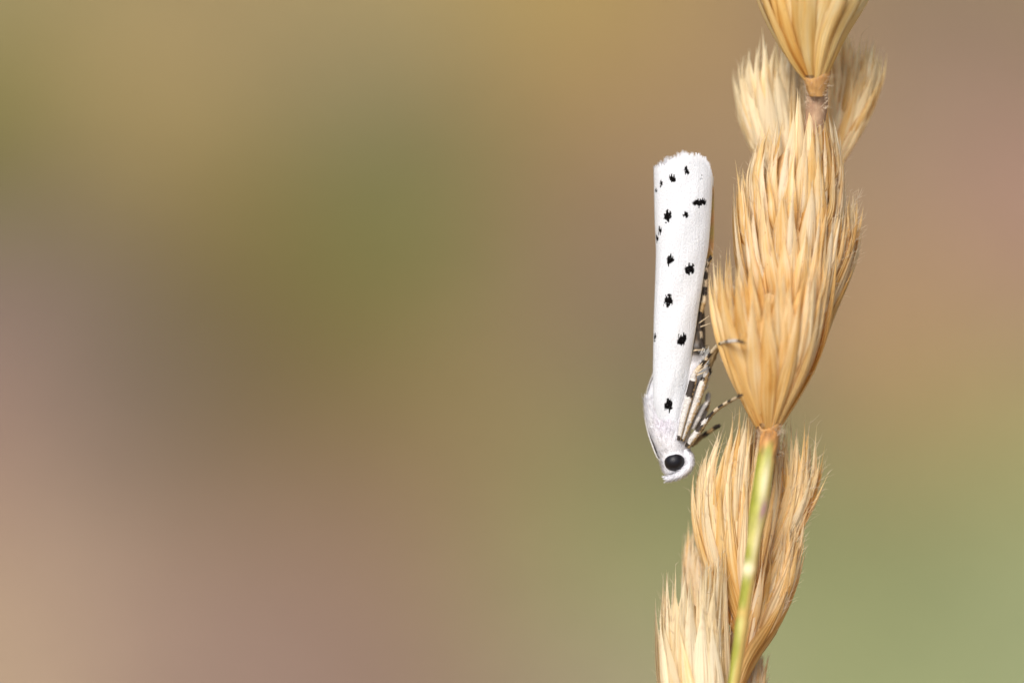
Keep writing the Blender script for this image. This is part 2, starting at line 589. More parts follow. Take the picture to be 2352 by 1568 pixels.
def spikelet(left, right, zc, depth, y0, tips, n, hw=(20, 30), tint=(1, 1, 1), tint_var=0.10, layers=0.40, shorten=0.30,
             phis=(-125, 125), jit=18, nhair=120, label=None, kscale=1.0, flare=6, seed=0, hairlen=(10, 30), turn=0.5, fill=95, fillw=(7, 13), base_r=16, pale=0.0):
    """left / right: outline as (y, x) pairs; tips: (x fraction -1..1, y) pairs; bracts clasp the axis and overlap upwards."""
    random.seed(100 + seed)
    PALE[0] = pale
    left = sorted(left); right = sorted(right)
    ly, lx = np.array(left).T; ry, rx = np.array(right).T
    cen = lambda y: 0.5 * (np.interp(y, ly, lx) + np.interp(y, ry, rx))
    rad_ = lambda y: 0.5 * (np.interp(y, ry, rx) - np.interp(y, ly, lx))
    tx, ty = np.array(sorted(tips)).T
    ytop = min(ty)
    H = y0 - ytop
    # core: solid filler body added inside to block light and the view through
    mb = MB(); rows = []
    for k in range(20):
        t = k / 19
        y = y0 + 8 - (H * 0.74 + 8) * t
        r = max(2.0, rad_(y) * 0.70 * math.sqrt(max(0, 1 - (max(0, t - 0.3) / 0.7) ** 2)) * kscale)
        r = min(r, base_r * math.sqrt(min(1, t * 9)) + 900 * max(0, t - 0.04) * 0.25)
        rows.append([(cen(y) + max(r, .5) * math.sin(a), y, zc + max(r, .5) * depth * math.cos(a)) for a in np.linspace(0, 2 * math.pi, 16, endpoint=False)])
    mb.grid(rows, [[(j / 16, i * 20) for j in range(16)] for i in range(20)], close=True)
    root = mb.build("spikelet", M_CORE, head, origin=(cen(y0), y0, zc))
    if label: root['label'] = label
    store = []
    def path(phi, k, ys, yt, fl, g0=0.5):
        N = 16
        P, Nn = [], []
        tw = random.uniform(-0.10, 0.10)
        for s in range(N):
            t = s / (N - 1)
            y = ys + (yt - ys) * t
            grow = g0 + (1 - g0) * math.sin(min(1, t * 2.6) * math.pi / 2)
            r = rad_(y) * k * grow + fl * t ** 3
            ph = phi + tw * t
            P.append((cen(y) + r * math.sin(ph), y, zc + r * depth * math.cos(ph)))
            Nn.append((math.sin(ph), 0, math.cos(ph)))
        P = smooth_path(P)
        tt = np.linspace(0, 1, N)
        P[:, 0] += random.gauss(0, 6) * tt ** 2.5
        P[:, 2] += random.uniform(-4, 9) * tt ** 3
        P[:, 0] += random.uniform(1, 4) * np.sin(np.linspace(0, 3, N) + random.uniform(0, 6))
        return P, np.array(Nn, float)
    def tn():
        g = random.uniform(-tint_var, tint_var); b = random.uniform(-tint_var, tint_var)
        return (tint[0] * (1 + g), tint[1] * (1 + g + 0.3 * b), tint[2] * (1 + g + b))
    for i in range(n):
        q = (i + 0.5) / n                                              # 0 = lowest, outermost
        phi = math.radians(phis[0] + (phis[1] - phis[0]) * ((i * 0.618034) % 1.0) + random.uniform(-5, 5))
        fx = math.sin(phi)
        k = (1.04 - 0.24 * q + random.uniform(-0.02, 0.02)) * kscale
        ys = y0 - q * layers * H + random.uniform(-8, 8)
        yt = np.interp(fx, tx, ty) + (1 - q) * shorten * H * max(0.25, math.cos(phi)) + random.uniform(-1.3, 1.5) * jit
        ys = min(y0 + 6, max(ys, yt + 0.45 * H))
        P, Nn = path(phi, k, ys, yt, random.uniform(-0.2, 1.0) * flare, 0.85 - 0.35 * q)
        bract(root, P, Nn, random.uniform(*hw), random.uniform(0.25, 0.5), tn(), peak=random.uniform(0.30, 0.5), hairs=store, twist=random.uniform(-turn, turn))
    # the many slender inner scales, too fine and too many to pick apart
    if fill:
        fm = MB()
        for i in range(fill):
            phi = math.radians(random.uniform(-135, 135)); fx = math.sin(phi)
            k = random.uniform(0.55, 1.0) * kscale
            yt = np.interp(fx * k, tx, ty) + random.uniform(-jit, 0.34 * H)
            ys = min(y0, yt + random.uniform(0.40, 0.65) * H)
            P, Nn = path(phi, k, ys, yt, random.uniform(-0.2, 0.8) * flare)
            bract(None, P, Nn, random.uniform(*fillw), random.uniform(0.3, 0.6), tn(), cols=5, peak=random.uniform(0.3, 0.5), hairs=store, into=fm, twist=random.uniform(-.6, .6), awn=0.10)
        fo = fm.build("inner_scales", M_BRACT, root)
        fo['kind'] = 'stuff'
    if nhair:
        mb = MB()
        for _ in range(int(nhair * 2.6)):
            E = random.choice(store)
            e = E[random.randint(4, len(E) - 1)]
            which = random.choice((0, 1, 1, 0, 2))
            rootp = e[which]
            sgn = -1 if which == 0 else (1 if which == 1 else random.choice((-1, 1)) * 0.3)
            d = e[3] * random.uniform(0.5, 1.2) + e[4] * sgn * random.uniform(0.3, 1.0) + e[5] * random.uniform(0.1, 0.7)
            hair(mb, rootp - d * 1.0, d, random.uniform(*hairlen), random.uniform(0.42, 0.75), np.array([random.uniform(-.3, .3) for _ in range(3)]))
        h = mb.build("hair", M_HAIR, root)
        h['kind'] = 'stuff'
    return root

GOLD = (1.04, 0.97, 0.83)
CREAM = (1.03, 1.02, 0.98)
TAN = (0.99, 0.91, 0.80)
# A: the big spikelet carried by the green stem
SP_FRONT = spikelet([(1000, 1742), (991, 1735), (966, 1718), (932, 1698), (877, 1679), (832, 1664), (793, 1650), (748, 1637), (687, 1627), (620, 1626), (540, 1632)],
         [(1000, 1790), (991, 1793), (966, 1812), (899, 1848), (838, 1876), (771, 1895), (737, 1901), (680, 1908), (620, 1912), (540, 1915)],
         58, 0.75, 996, [(-1, 590), (-0.6, 565), (0, 620), (0.5, 590), (1, 560)], 46, (17, 27), GOLD, layers=0.34, shorten=0.22, seed=1, fill=170, pale=-0.16, nhair=160,
         label="large front spikelet on top of the green stem")
# B: right flank
spikelet([(880, 1815), (700, 1795), (500, 1800)], [(880, 1870), (800, 1893), (745, 1908), (650, 1948), (580, 1974), (500, 1980), (440, 1974)],
         -20, 0.7, 880, [(-1, 520), (0, 500), (0.6, 470), (1, 455)], 22, (14, 22), TAN, seed=2, pale=-0.15, nhair=240, hairlen=(12, 34), label="right hand spikelet with hairy margins")
# C: middle tier
spikelet([(820, 1760), (700, 1712), (600, 1690), (500, 1684), (380, 1688)], [(820, 1850), (700, 1915), (600, 1935), (500, 1945), (380, 1945)],
         5, 0.60, 800, [(-1, 385), (-0.5, 380), (0, 420), (0.5, 400), (1, 430)], 28, (17, 27), (1.03, 1.0, 0.95), shorten=0.35, seed=3, pale=-0.03, nhair=160)
# D: upper tier
spikelet([(640, 1780), (500, 1712), (400, 1708), (300, 1738), (230, 1765)], [(640, 1840), (500, 1945), (400, 1945), (300, 1928), (230, 1905)],
         -5, 0.55, 630, [(-1, 325), (-0.6, 280), (0, 225), (0.5, 225), (1, 290)], 26, (14, 22), (1.03, 1.0, 0.95), shorten=0.35, seed=4, pale=0.0, nhair=150, jit=26)
# T: the top spikelet, running out of the picture
SP_TOP = spikelet([(195, 1856), (177, 1836), (154, 1812), (102, 1786), (51, 1762), (0, 1741), (-60, 1725), (-140, 1722), (-260, 1740)],
         [(195, 1894), (169, 1904), (133, 1922), (90, 1936), (55, 1954), (31, 1975), (0, 1998), (-60, 2010), (-260, 1985)],
         60, 0.65, 192, [(-1, -180), (0, -260), (1, -170)], 34, (17, 27), (0.98, 0.94, 0.75), layers=0.25, shorten=0.2, seed=5, turn=0.12, pale=-0.16, nhair=120,
         label="top spikelet leaving the upper edge")
# upper left and upper right, behind
spikelet([(430, 1790), (340, 1716), (250, 1690), (170, 1678), (80, 1695)], [(430, 1850), (300, 1850), (100, 1840)],
         -130, 0.6, 430, [(-1, 168), (-0.5, 118), (0, 80), (1, 55)], 22, (16, 24), CREAM, seed=6, pale=0.6, nhair=50, label="pale spikelet behind on the upper left")
spikelet([(420, 1880), (300, 1890), (100, 1905)], [(420, 1912), (350, 1955), (260, 2004), (180, 2030), (90, 2034)],
         -130, 0.6, 420, [(-1, 70), (-0.2, 75), (0.5, 100), (1, 130)], 20, (14, 23), (1.06, 1.0, 0.85), seed=7, pale=0.2, nhair=60, label="blurred spikelet behind on the upper right")
# the little cups that the two near spikelets sit in
M_COLLAR = straw_material("collar_ochre", (0.62, 0.36, 0.13), (0.30, 0.13, 0.045))
for (host, cx, y1, y2, zc, r1, r2) in ((SP_TOP, 1874, 170, 222, 52, 36, 17), (SP_FRONT, 1767, 976, 1022, 64, 28, 15)):
    mb = MB(); rows = []
    for k in range(12):
        t = k / 11
        row = []
        for j in range(28):
            a = 2 * math.pi * j / 28
            dip = (1 - t) ** 0.7 * (11 * math.cos(2 * a + 0.6) + 4 * mnoise.noise(Vector((math.cos(a) * 2, math.sin(a) * 2, cx))))
            r = (r1 + (r2 - r1) * t ** 1.3) * (1 + 0.12 * mnoise.noise(Vector((math.cos(a) * 3, math.sin(a) * 3, t * 3 + cx)))) - (2.5 if k == 0 else 0)
            row.append((cx + r * math.sin(a) + t * 3, y1 + (y2 - y1) * t + dip, zc + 0.8 * r * math.cos(a)))
        rows.append(row)
    mb.grid(rows, [[(j / 28, i * 4) for j in range(28)] for i in range(12)], close=True)
    cup = mb.build("collar", M_COLLAR, host)
    mb = MB()
    for _ in range(150):
        a = random.uniform(0, 6.28); t = random.uniform(0, 1.6)
        r = max(22, r1 + (r2 - r1) * min(1, t) ** 1.3)
        nrm_ = np.array([math.sin(a), 0, 0.8 * math.cos(a)])
        hair(mb, np.array([cx, y1 + (y2 - y1) * t, zc]) + nrm_ * r * 0.95, nrm_ + np.array([0, random.uniform(-1.5, 0.8), 0]), random.uniform(7, 24), 0.6, np.array([0, random.uniform(-.5, .5), 0]))
    fzo = mb.build("hair", M_HAIR, host)
    fzo['kind'] = 'stuff'
# G: lower left, beside the moth's head
spikelet([(1480, 1690), (1330, 1625), (1260, 1602), (1200, 1591), (1150, 1588), (1080, 1596), (980, 1640)],
         [(1480, 1745), (1330, 1745), (1200, 1748), (980, 1745)],
         -25, 0.62, 1480, [(-1, 1060), (-0.7, 1010), (-0.2, 960), (0.4, 940), (1, 930)], 30, (18, 28), (1.03, 0.98, 0.87), seed=8, pale=0.12, nhair=180, jit=28, hairlen=(14, 40))
# H: right, behind the green stem
spikelet([(1430, 1700), (1300, 1735), (1150, 1770), (980, 1790)], [(1430, 1735), (1350, 1766), (1290, 1802), (1210, 1846), (1150, 1872), (1090, 1888), (1030, 1887)],
         -35, 0.62, 1425, [(-1, 990), (0, 965), (0.5, 985), (1, 1045)], 26, (17, 26), (1.04, 0.97, 0.83), seed=9, pale=-0.12, nhair=220, jit=26, hairlen=(14, 40))
# I: right, lower
spikelet([(1610, 1676), (1560, 1686), (1450, 1700), (1330, 1740), (1200, 1780)], [(1610, 1702), (1560, 1716), (1510, 1738), (1470, 1770), (1420, 1800), (1330, 1836), (1250, 1849), (1190, 1850)],
         0, 0.62, 1606, [(-1, 1260), (0, 1210), (0.5, 1200), (1, 1215)], 22, (17, 26), TAN, seed=10, pale=-0.2, nhair=150, jit=20)
# J: lower left, pale, close to the lens
spikelet([(1780, 1590), (1650, 1528), (1568, 1512), (1450, 1510), (1320, 1515)], [(1780, 1640), (1650, 1680), (1568, 1680), (1450, 1668), (1250, 1662)],
         20, 0.60, 1780, [(-1, 1325), (-0.6, 1310), (0, 1300), (0.6, 1280), (1, 1245)], 28, (20, 31), CREAM, seed=11, pale=0.5, nhair=170, jit=20,
         label="pale cream spikelet at the lower left")
# K: between, behind
spikelet([(1560, 1600), (1400, 1572), (1290, 1568), (1200, 1578)], [(1560, 1660), (1400, 1660), (1200, 1640)],
         -110, 0.6, 1560, [(-1, 1205), (0, 1230), (1, 1210)], 10, (14, 20), (1.02, 0.98, 0.95), seed=12, nhair=60)
# L: bottom right
spikelet([(1760, 1680), (1568, 1700), (1500, 1712)], [(1760, 1715), (1650, 1740), (1568, 1758), (1500, 1756)],
         -45, 0.6, 1760, [(-1, 1470), (0, 1490), (1, 1510)], 12, (11, 16), (1.02, 0.95, 0.9), seed=13, nhair=70, jit=22)

# ------------------------------------------------------------------ the moth
moth = empty("moth", (1555, 1040, -60))
tag(moth, "white moth with black spots resting head down beside the dry grass head", "moth")

WL = np.array([(340, 1501), (386, 1501.5), (501, 1503.5), (578, 1507), (642, 1505), (724, 1502), (765, 1501), (831, 1500), (875, 1499), (920, 1499), (960, 1506), (1012, 1532)], float)
WR = np.array([(340, 1637), (416, 1636.5), (445, 1636), (501, 1633), (565, 1628), (604, 1621), (642, 1615), (693, 1607.5), (712, 1604), (757, 1598), (812, 1589), (860, 1584.5), (897, 1576), (923, 1569), (962, 1563), (1012, 1556)], float)
sm = lambda y, A: (np.interp(y - 14, A[:, 0], A[:, 1]) + np.interp(y, A[:, 0], A[:, 1]) * 2 + np.interp(y + 14, A[:, 0], A[:, 1])) / 4
TH1 = math.radians(152)
def wing_rc(y):
    l, r = sm(y, WL), sm(y, WR)
    rr = (r - l) / (1 - math.cos(TH1))
    return l + rr, rr
def wing_pt(th, y, dz=0.0, front=4.0, dr=0.0):
    c, r = wing_rc(y)
    r += dr
    rz = 0.80 * r
    s = math.sin(th)
    s = math.copysign(abs(s) ** 0.85, s)
    bulge = 1.5 * math.sin(y * 0.021 + th * 2.1) + 0.8 * math.sin(y * 0.05 + th * 5)
    return (c - r * math.cos(th), y, front - rz + rz * s + dz + bulge * max(0, s))
def wing_arc(th, y):
    """Distance across the wing from its middle line."""
    ths = np.linspace(math.pi / 2, th, 40)
    p = np.array([wing_pt(a, y) for a in ths])
    L = np.sum(np.linalg.norm(np.diff(p, axis=0), axis=1))
    return L if th > math.pi / 2 else -L

TOPX = [1400, 1502, 1530, 1564, 1600, 1610, 1618, 1626, 1637]
TOPY = [410, 394, 381, 370, 364, 367, 377, 394, 420]
FTOPX = [1400, 1502, 1520, 1538, 1564, 1579, 1600, 1620, 1637]
FTOPY = [410, 392, 378, 368, 360, 363, 366, 380, 425]

SPOTS = [  # x, y, half width, half height as seen
 (1544, 409, 9, 6.5), (1578, 392, 5.5, 6), (1518, 423, 3.5, 6), (1506, 436, 2.0, 4.5), (1610, 466, 17.5, 7.5), (1533, 497, 8.5, 11.5),
 (1575, 494, 7, 5.5), (1515.5, 530, 3.8, 8.5), (1508.8, 548, 2.4, 9), (1539, 598, 7.5, 11.5), (1584, 618, 11, 11), (1536, 690, 9.5, 12),
 (1502.8, 773, 2.2, 8), (1567, 780, 11, 13), (1535, 931, 10, 13), (1525, 695, 1.6, 5), (1610, 414, 1.0, 2.0), (1614, 406, 0.9, 1.4), (1592, 393, 0.8, 0.8)]

def wing_material():
    nt = NT("white_wing")
    uv = nt.n("ShaderNodeUVMap", uv_map="UVMap").outputs[0]
    sep = nt.n("ShaderNodeSeparateXYZ"); nt.l(uv, sep.inputs[0])
    u, v = sep.outputs[0], sep.outputs[1]
    # ragged rows of scales: each narrow column is shifted up or down, each short row sideways
    wn1 = nt.n("ShaderNodeTexWhiteNoise", noise_dimensions='2D')
    cu = nt.math('FLOOR', nt.math('DIVIDE', u, 3.0)); cv = nt.math('FLOOR', nt.math('DIVIDE', v, 17.0))
    cb = nt.n("ShaderNodeCombineXYZ"); nt.l(cu, cb.inputs[0]); nt.l(cv, cb.inputs[1]); nt.l(cb.outputs[0], wn1.inputs["Vector"])
    wn2 = nt.n("ShaderNodeTexWhiteNoise", noise_dimensions='1D'); nt.l(nt.math('FLOOR', nt.math('DIVIDE', v, 5.0)), wn2.inputs["W"])
    lo = nt.noise(uv, 0.09, 1.0)
    v2 = nt.math('ADD', v, nt.math('MULTIPLY', nt.math('SUBTRACT', wn1.outputs[0], 0.5), 10.0))
    u2 = nt.math('ADD', u, nt.math('ADD', nt.math('MULTIPLY', nt.math('SUBTRACT', wn2.outputs[0], 0.5), 3.0), nt.math('MULTIPLY', nt.math('SUBTRACT', lo, 0.5), 7.0)))
    cb2 = nt.n("ShaderNodeCombineXYZ"); nt.l(u2, cb2.inputs[0]); nt.l(v2, cb2.inputs[1])
    best = None
    for (x, y, rx, ry) in SPOTS:
        rx *= 1.02; ry *= 1.02
        c, r = wing_rc(y)
        def th_of(xx): return math.acos(max(-0.995, min(0.995, (c - xx) / r)))
        a0 = wing_arc(th_of(x), y); a1 = wing_arc(th_of(x - rx), y); a2 = wing_arc(th_of(x + rx), y)
        ru = max(rx, (a2 - a1) / 2)
        dv = nt.vec('MULTIPLY', nt.vec('SUBTRACT', cb2.outputs[0], (a0, y, 0)), (1 / ru, 1 / ry, 0))
        d = nt.math('MULTIPLY', nt.math('SUBTRACT', nt.vec('LENGTH', dv, out=1), 1.0), min(ru, ry))
        best = d if best is None else nt.math('MINIMUM', best, d)
    spot = nt.math('SUBTRACT', 1.0, nt.maprange(best, -1.6, 1.4))
    gr = nt.noise(nt.vec('MULTIPLY', uv, (0.34, 0.19, 1.0)), 1.0, 3.0, rough=0.65)
    ln = nt.noise(nt.vec('MULTIPLY', uv, (0.22, 0.012, 1.0)), 1.0, 2.0)
    c = nt.ramp(nt.math('ADD', nt.math('MULTIPLY', gr, 0.8), nt.math('MULTIPLY', ln, 0.2)), [(0.30, (0.67, 0.68, 0.70)), (0.5, (0.805, 0.815, 0.835)), (0.68, (0.85, 0.86, 0.87))])
    ed = nt.n("ShaderNodeAttribute", attribute_name="tone")
    c = nt.mix(1.0, c, ed.outputs[0], 'MULTIPLY')
    c = nt.mix(nt.math('MULTIPLY', spot, nt.maprange(gr, 0.25, 0.42, 0.80, 1.0)), c, (0.006, 0.005, 0.005, 1))
    h = nt.math('ADD', gr, nt.math('MULTIPLY', ln, 0.25))
    fold = nt.noise(nt.vec('MULTIPLY', uv, (0.075, 0.0035, 1.0)), 1.0, 1.0)
    h = nt.math('ADD', h, nt.math('MULTIPLY', fold, 0.5))
    h = nt.math('SUBTRACT', h, nt.math('MULTIPLY', spot, 0.3))
    p = nt.principled(c, 0.65, nt.bump(h, 0.00008, 0.9), 0.2)
    nt.l(nt.math('MULTIPLY', nt.math('SUBTRACT', 1.0, spot), 0.25), p.inputs["Specular IOR Level"])
    return nt.finish(nt.papery(p, c, 0.12))

M_WING = wing_material()
M_SCALE = plain("white_scales", (0.81, 0.815, 0.835), 0.6, 0.25, 0.15)
M_MOTH = tone_material("moth_marks", 0.6, 0.25, 0.30, 0.00005)

def forewing(near):
    mb = MB()
    na, nr = 44, 150
    if near: ths = np.linspace(math.radians(-55), TH1, na)
    else: ths = np.linspace(math.radians(-20), math.radians(-165), na)
    rows, uvs, cs = [], [], []
    for i in range(nr):
        t = i / (nr - 1)
        row, ur, cr = [], [], []
        for th in ths:
            x0 = 1569 - 68 * math.cos(th) if near else 1569 - 66 * math.cos(th)
            yt = np.interp(x0, TOPX if near else FTOPX, TOPY if near else FTOPY)
            if near: yb = np.interp(x0, [1500, 1540, 1640], [950, 985, 1012])
            else: yb = 950
            y = yb + (yt - yb) * t
            if near:
                p = wing_pt(th, y)
            else:
                p = wing_pt(th, y, dr=-4)
            row.append(p)
            k = max(0, (math.degrees(th) - 146) / 6) if near else 0
            cr.append((1 - 0.03 * k, 1 - 0.12 * k, 1 - 0.30 * k))
        k0 = int(np.argmin(np.abs(ths - (math.pi / 2 if near else -math.pi / 2))))
        P = np.array(row)
        seg = np.concatenate([[0], np.cumsum(np.linalg.norm(np.diff(P, axis=0), axis=1))])
        seg = seg - seg[k0]
        if not near: seg = seg + 1000
        for j in range(na): ur.append((seg[j], row[j][1]))
        rows.append(row); uvs.append(ur); cs.append(cr)
    mb.grid(rows, uvs, cs)
    w = mb.build("forewing", M_WING, moth, origin=rows[0][na // 2])
    # fringe of long scales along the tip
    fb = MB()
    top = np.array(rows[-1]); prev = np.array(rows[-6])
    cum = np.concatenate([[0], np.cumsum(np.linalg.norm(np.diff(top, axis=0), axis=1))])
    s = 0.0
    while s < cum[-1] - 2:
        wd = random.uniform(1.8, 4.0)
        p = np.array([np.interp(s, cum, top[:, k]) for k in range(3)])
        q = np.array([np.interp(min(cum[-1], s + wd), cum, top[:, k]) for k in range(3)])
        d = unit(np.array([np.interp(s, cum, (top - prev)[:, k]) for k in range(3)]))
        d = unit(d + np.array([random.uniform(-.12, .12), 0, random.uniform(-.06, .16)]))
        L = random.uniform(7, 16) if random.random() < 0.75 else random.uniform(2, 6)
        if s > cum[-1] * 0.88: L *= 0.5
        a = p - d * 6; b = q - d * 6
        lat = (q - p)
        lift = np.array([0, 0, random.uniform(-0.5, 2.0)])
        base = len(fb.v)
        for (vv) in (a - lat * 0.1, b + lat * 0.1, q + d * L * 0.6 + lat * 0.05 + lift, q + d * L + lift - lat * 0.15, p + d * L * random.uniform(0.8, 1.05) + lift + lat * 0.12, p + d * L * 0.6 + lift):
            fb.add(tuple(vv))
        fb.f.append((base, base + 1, base + 2, base + 3, base + 4, base + 5))
        s += wd * random.uniform(0.6, 1.0)
    fo = fb.build("fringe", M_SCALE, w, smooth=False)
    fo['kind'] = 'stuff'
    return w

random.seed(3)
fw1 = forewing(True)
fw1['label'] = "near white forewing with black spots"
fw2 = forewing(False)
fw2['label'] = "far white forewing seen at the tip"

# hindwing: the ochre strip showing behind the costa
mb = MB(); rows = []
for t in np.linspace(0, 1, 50):
    y = 400 + (600) * t
    edge = np.interp(y, [400, 417, 437, 552, 590, 640, 712, 800, 1000], [1628, 1634, 1640, 1640, 1637, 1618, 1606, 1588, 1556])
    row = []
    for s in np.linspace(0, 1, 8):
        row.append((edge - 34 * s, y, -58 - 10 * s + 10 * math.sin(3 * s) + 1.2 * math.sin(y * 0.09)))
    rows.append(row)
mb.grid(rows, [[(j, i) for j in range(8)] for i in range(50)], [[(0.60 + 0.05 * math.sin(i), 0.37 + .04 * math.sin(i * 1.3), 0.13) for j in range(8)] for i in range(50)])
hw = mb.build("hindwing", M_MOTH, moth)
hw['label'] = "ochre folded hindwing edge"

# body: abdomen, thorax and head in one surface
BODY = np.array([  # y, x centre, half width, z centre, half depth
 (520, 1572, 6, -62, 6), (560, 1572, 26, -62, 24), (640, 1574, 36, -62, 34), (720, 1577, 42, -62, 40), (800, 1574, 47, -60, 44), (850, 1566, 60, -60, 50),
 (890, 1553, 62, -60, 53), (931, 1543, 62, -60, 57), (960, 1540, 56, -60, 61), (985, 1538, 50, -60, 66), (1005, 1539, 45, -58, 66), (1022, 1541, 40, -56, 60),
 (1034, 1545, 38, -54, 52), (1048, 1549, 38, -52, 50), (1062, 1551, 34, -50, 48), (1078, 1548, 27, -50, 42), (1089, 1541, 16, -48, 28), (1097, 1536, 3, -48, 6)], float)
def body_c(y):
    return [np.interp(y, BODY[:, 0], BODY[:, k]) for k in range(1, 5)]
mb = MB(); rows, cs = [], []
ys = np.concatenate([np.linspace(520, 800, 40), np.linspace(806, 1097, 92)])
Bs = np.array([[np.mean([np.interp(y + d, BODY[:, 0], BODY[:, k]) for d in (-8, 0, 8)]) if 530 < y < 1080 else np.interp(y, BODY[:, 0], BODY[:, k]) for k in range(1, 5)] for y in ys])
for i, y in enumerate(ys):
    cx, rx, cz, rz = Bs[i]
    row, cr = [], []
    for j in range(56):
        a = 2 * math.pi * j / 56
        nz = mnoise.noise(Vector((math.cos(a) * 2.5, math.sin(a) * 2.5, y * 0.05)))
        fz = mnoise.noise(Vector((math.cos(a) * 11, math.sin(a) * 11, y * 0.09)))
        k = 1 + 0.02 * nz + 0.018 * fz
        row.append((cx + rx * k * math.sin(a), y, cz + rz * k * math.cos(a)))
        # colour: grey and ochre abdomen, white thorax with a mauve flush
        w = min(1, max(0, (y - 800 + 30 * nz) / 30))
        stripes = 0.5 + 0.5 * math.sin(y * 0.33)
        ab = np.array([0.10, 0.085, 0.07]) * (0.6 + 0.9 * stripes) + np.array([0.20, 0.12, 0.05]) * max(0, fz)
        th = np.array([0.81, 0.80, 0.825])
        fl = math.exp(-((y - 980) / 26) ** 2 - ((math.degrees(a if a < math.pi else a - 2 * math.pi) + 18) / 24) ** 2)
        th = th * (1 - 0.35 * fl) + np.array([0.62, 0.50, 0.60]) * 0.35 * fl
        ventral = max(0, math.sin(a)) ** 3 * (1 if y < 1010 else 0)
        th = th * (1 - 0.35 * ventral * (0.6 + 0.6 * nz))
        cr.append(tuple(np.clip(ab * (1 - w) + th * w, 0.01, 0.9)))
    rows.append(row); cs.append(cr)
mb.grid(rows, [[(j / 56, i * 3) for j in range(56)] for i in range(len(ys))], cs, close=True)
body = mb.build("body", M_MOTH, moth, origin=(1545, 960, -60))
body['label'] = "white furry thorax and head with dark grey abdomen"

# fur of flat white scales on thorax and head
def flake(mb, p, d, n, L, w, lift, tone=(1, 1, 1)):
    d = unit(d); s = unit(np.cross(d, n))
    base = len(mb.v)
    for (t, ww) in ((0, 0.6), (0.5, 1.0), (1.0, 0.35)):
        c = p + d * L * t + n * lift * (0.25 + t * t)
        mb.add(tuple(c - s * w * ww), (0, t), tone); mb.add(tuple(c + s * w * ww), (1, t), tone)
    mb.f.append((base, base + 1, base + 3, base + 2)); mb.f.append((base + 2, base + 3, base + 5, base + 4))
random.seed(5)
mb = MB()
for _ in range(3000):
    y = random.uniform(925, 1088); a = random.uniform(-math.pi, math.pi) * 0.85
    i = int(np.argmin(np.abs(ys - y))); cx, rx, cz, rz = Bs[i]
    if y < 975 and -0.35 < a < 2.4: continue
    if (cx + rx * math.sin(a) - 1550) ** 2 + (y - 1060) ** 2 < 25 ** 2 and math.cos(a) > 0: continue
    p = np.array([cx + rx * math.sin(a), y, cz + rz * math.cos(a)])
    n = unit(np.array([math.sin(a) / rx, 0, math.cos(a) / rz]))
    d = np.array([-0.10 * random.random() - 0.15 * max(0, -math.sin(a)), -1, 0.0]) + np.array([random.uniform(-.25, .25), 0, random.uniform(-.25, .25)])
    g = random.uniform(0.80, 1.0)
    fl = math.exp(-((y - 980) / 26) ** 2 - ((math.degrees(a) + 18) / 24) ** 2) * 0.35
    tone = (0.84 * g * (1 - .25 * fl), 0.83 * g * (1 - .4 * fl), 0.86 * g * (1 - .25 * fl))
    flake(mb, p - n * 0.5, d, n, random.uniform(8, 20) if y < 1040 else random.uniform(6, 13), random.uniform(1.0, 2.2), random.uniform(0.3, 2.2) if y < 1035 else random.uniform(1, 5), tone)
# the ruff that stands off the shoulder, left
for _ in range(260):
    y = random.uniform(930, 985); a = -math.pi / 2 + random.uniform(-0.7, 0.75)
    cx, rx, cz, rz = body_c(y)
    p = np.array([cx + rx * math.sin(a), y, cz + rz * math.cos(a)]); n = unit(np.array([math.sin(a), 0, math.cos(a)]))
    flake(mb, p, np.array([random.uniform(-.10, .12), -1, random.uniform(-.1, .1)]), n, random.uniform(14, 36), random.uniform(1.5, 3), random.uniform(0, 6), (0.83, 0.825, 0.85))
fur = mb.build("scales", M_MOTH, body)
fur['kind'] = 'stuff'

# eyes
def eye_mat():
    nt = NT("eye_black")
    tc = nt.n("ShaderNodeTexCoord").outputs["Object"]
    vo = nt.n("ShaderNodeTexVoronoi"); vo.inputs["Scale"].default_value = 42000.0; nt.l(tc, vo.inputs["Vector"])
    p = nt.principled((0.007, 0.006, 0.009, 1), 0.40, nt.bump(vo.outputs[0], 0.00001, 0.5), 0.30)
    p.inputs["Coat Weight"].default_value = 0.06; p.inputs["Coat Roughness"].default_value = 0.35
    return nt.finish(p.outputs[0])
M_EYE = eye_mat()
def ball(mb, c, r, sq=(1, 1, 1), tilt=0.0, nu=32, nv=20):
    rows = []
    for i in range(nv + 1):
        la = math.pi * i / nv
        row = []
        for j in range(nu):
            lo = 2 * math.pi * j / nu
            x, y, z = math.sin(la) * math.cos(lo) * sq[0], math.sin(la) * math.sin(lo) * sq[1], math.cos(la) * sq[2]
            x, y = x * math.cos(tilt) - y * math.sin(tilt), x * math.sin(tilt) + y * math.cos(tilt)
            row.append((c[0] + r * x, c[1] + r * y, c[2] + r * z))
        rows.append(row)
    mb.grid(rows, close=True)
for z in (-17, -83):
    mb = MB(); ball(mb, (1549.5, 1060, z), 23.2, (1.03, 0.95, 1.0), -0.3)
    mb.build("eye", M_EYE, moth, origin=(1549.5, 1060, z))

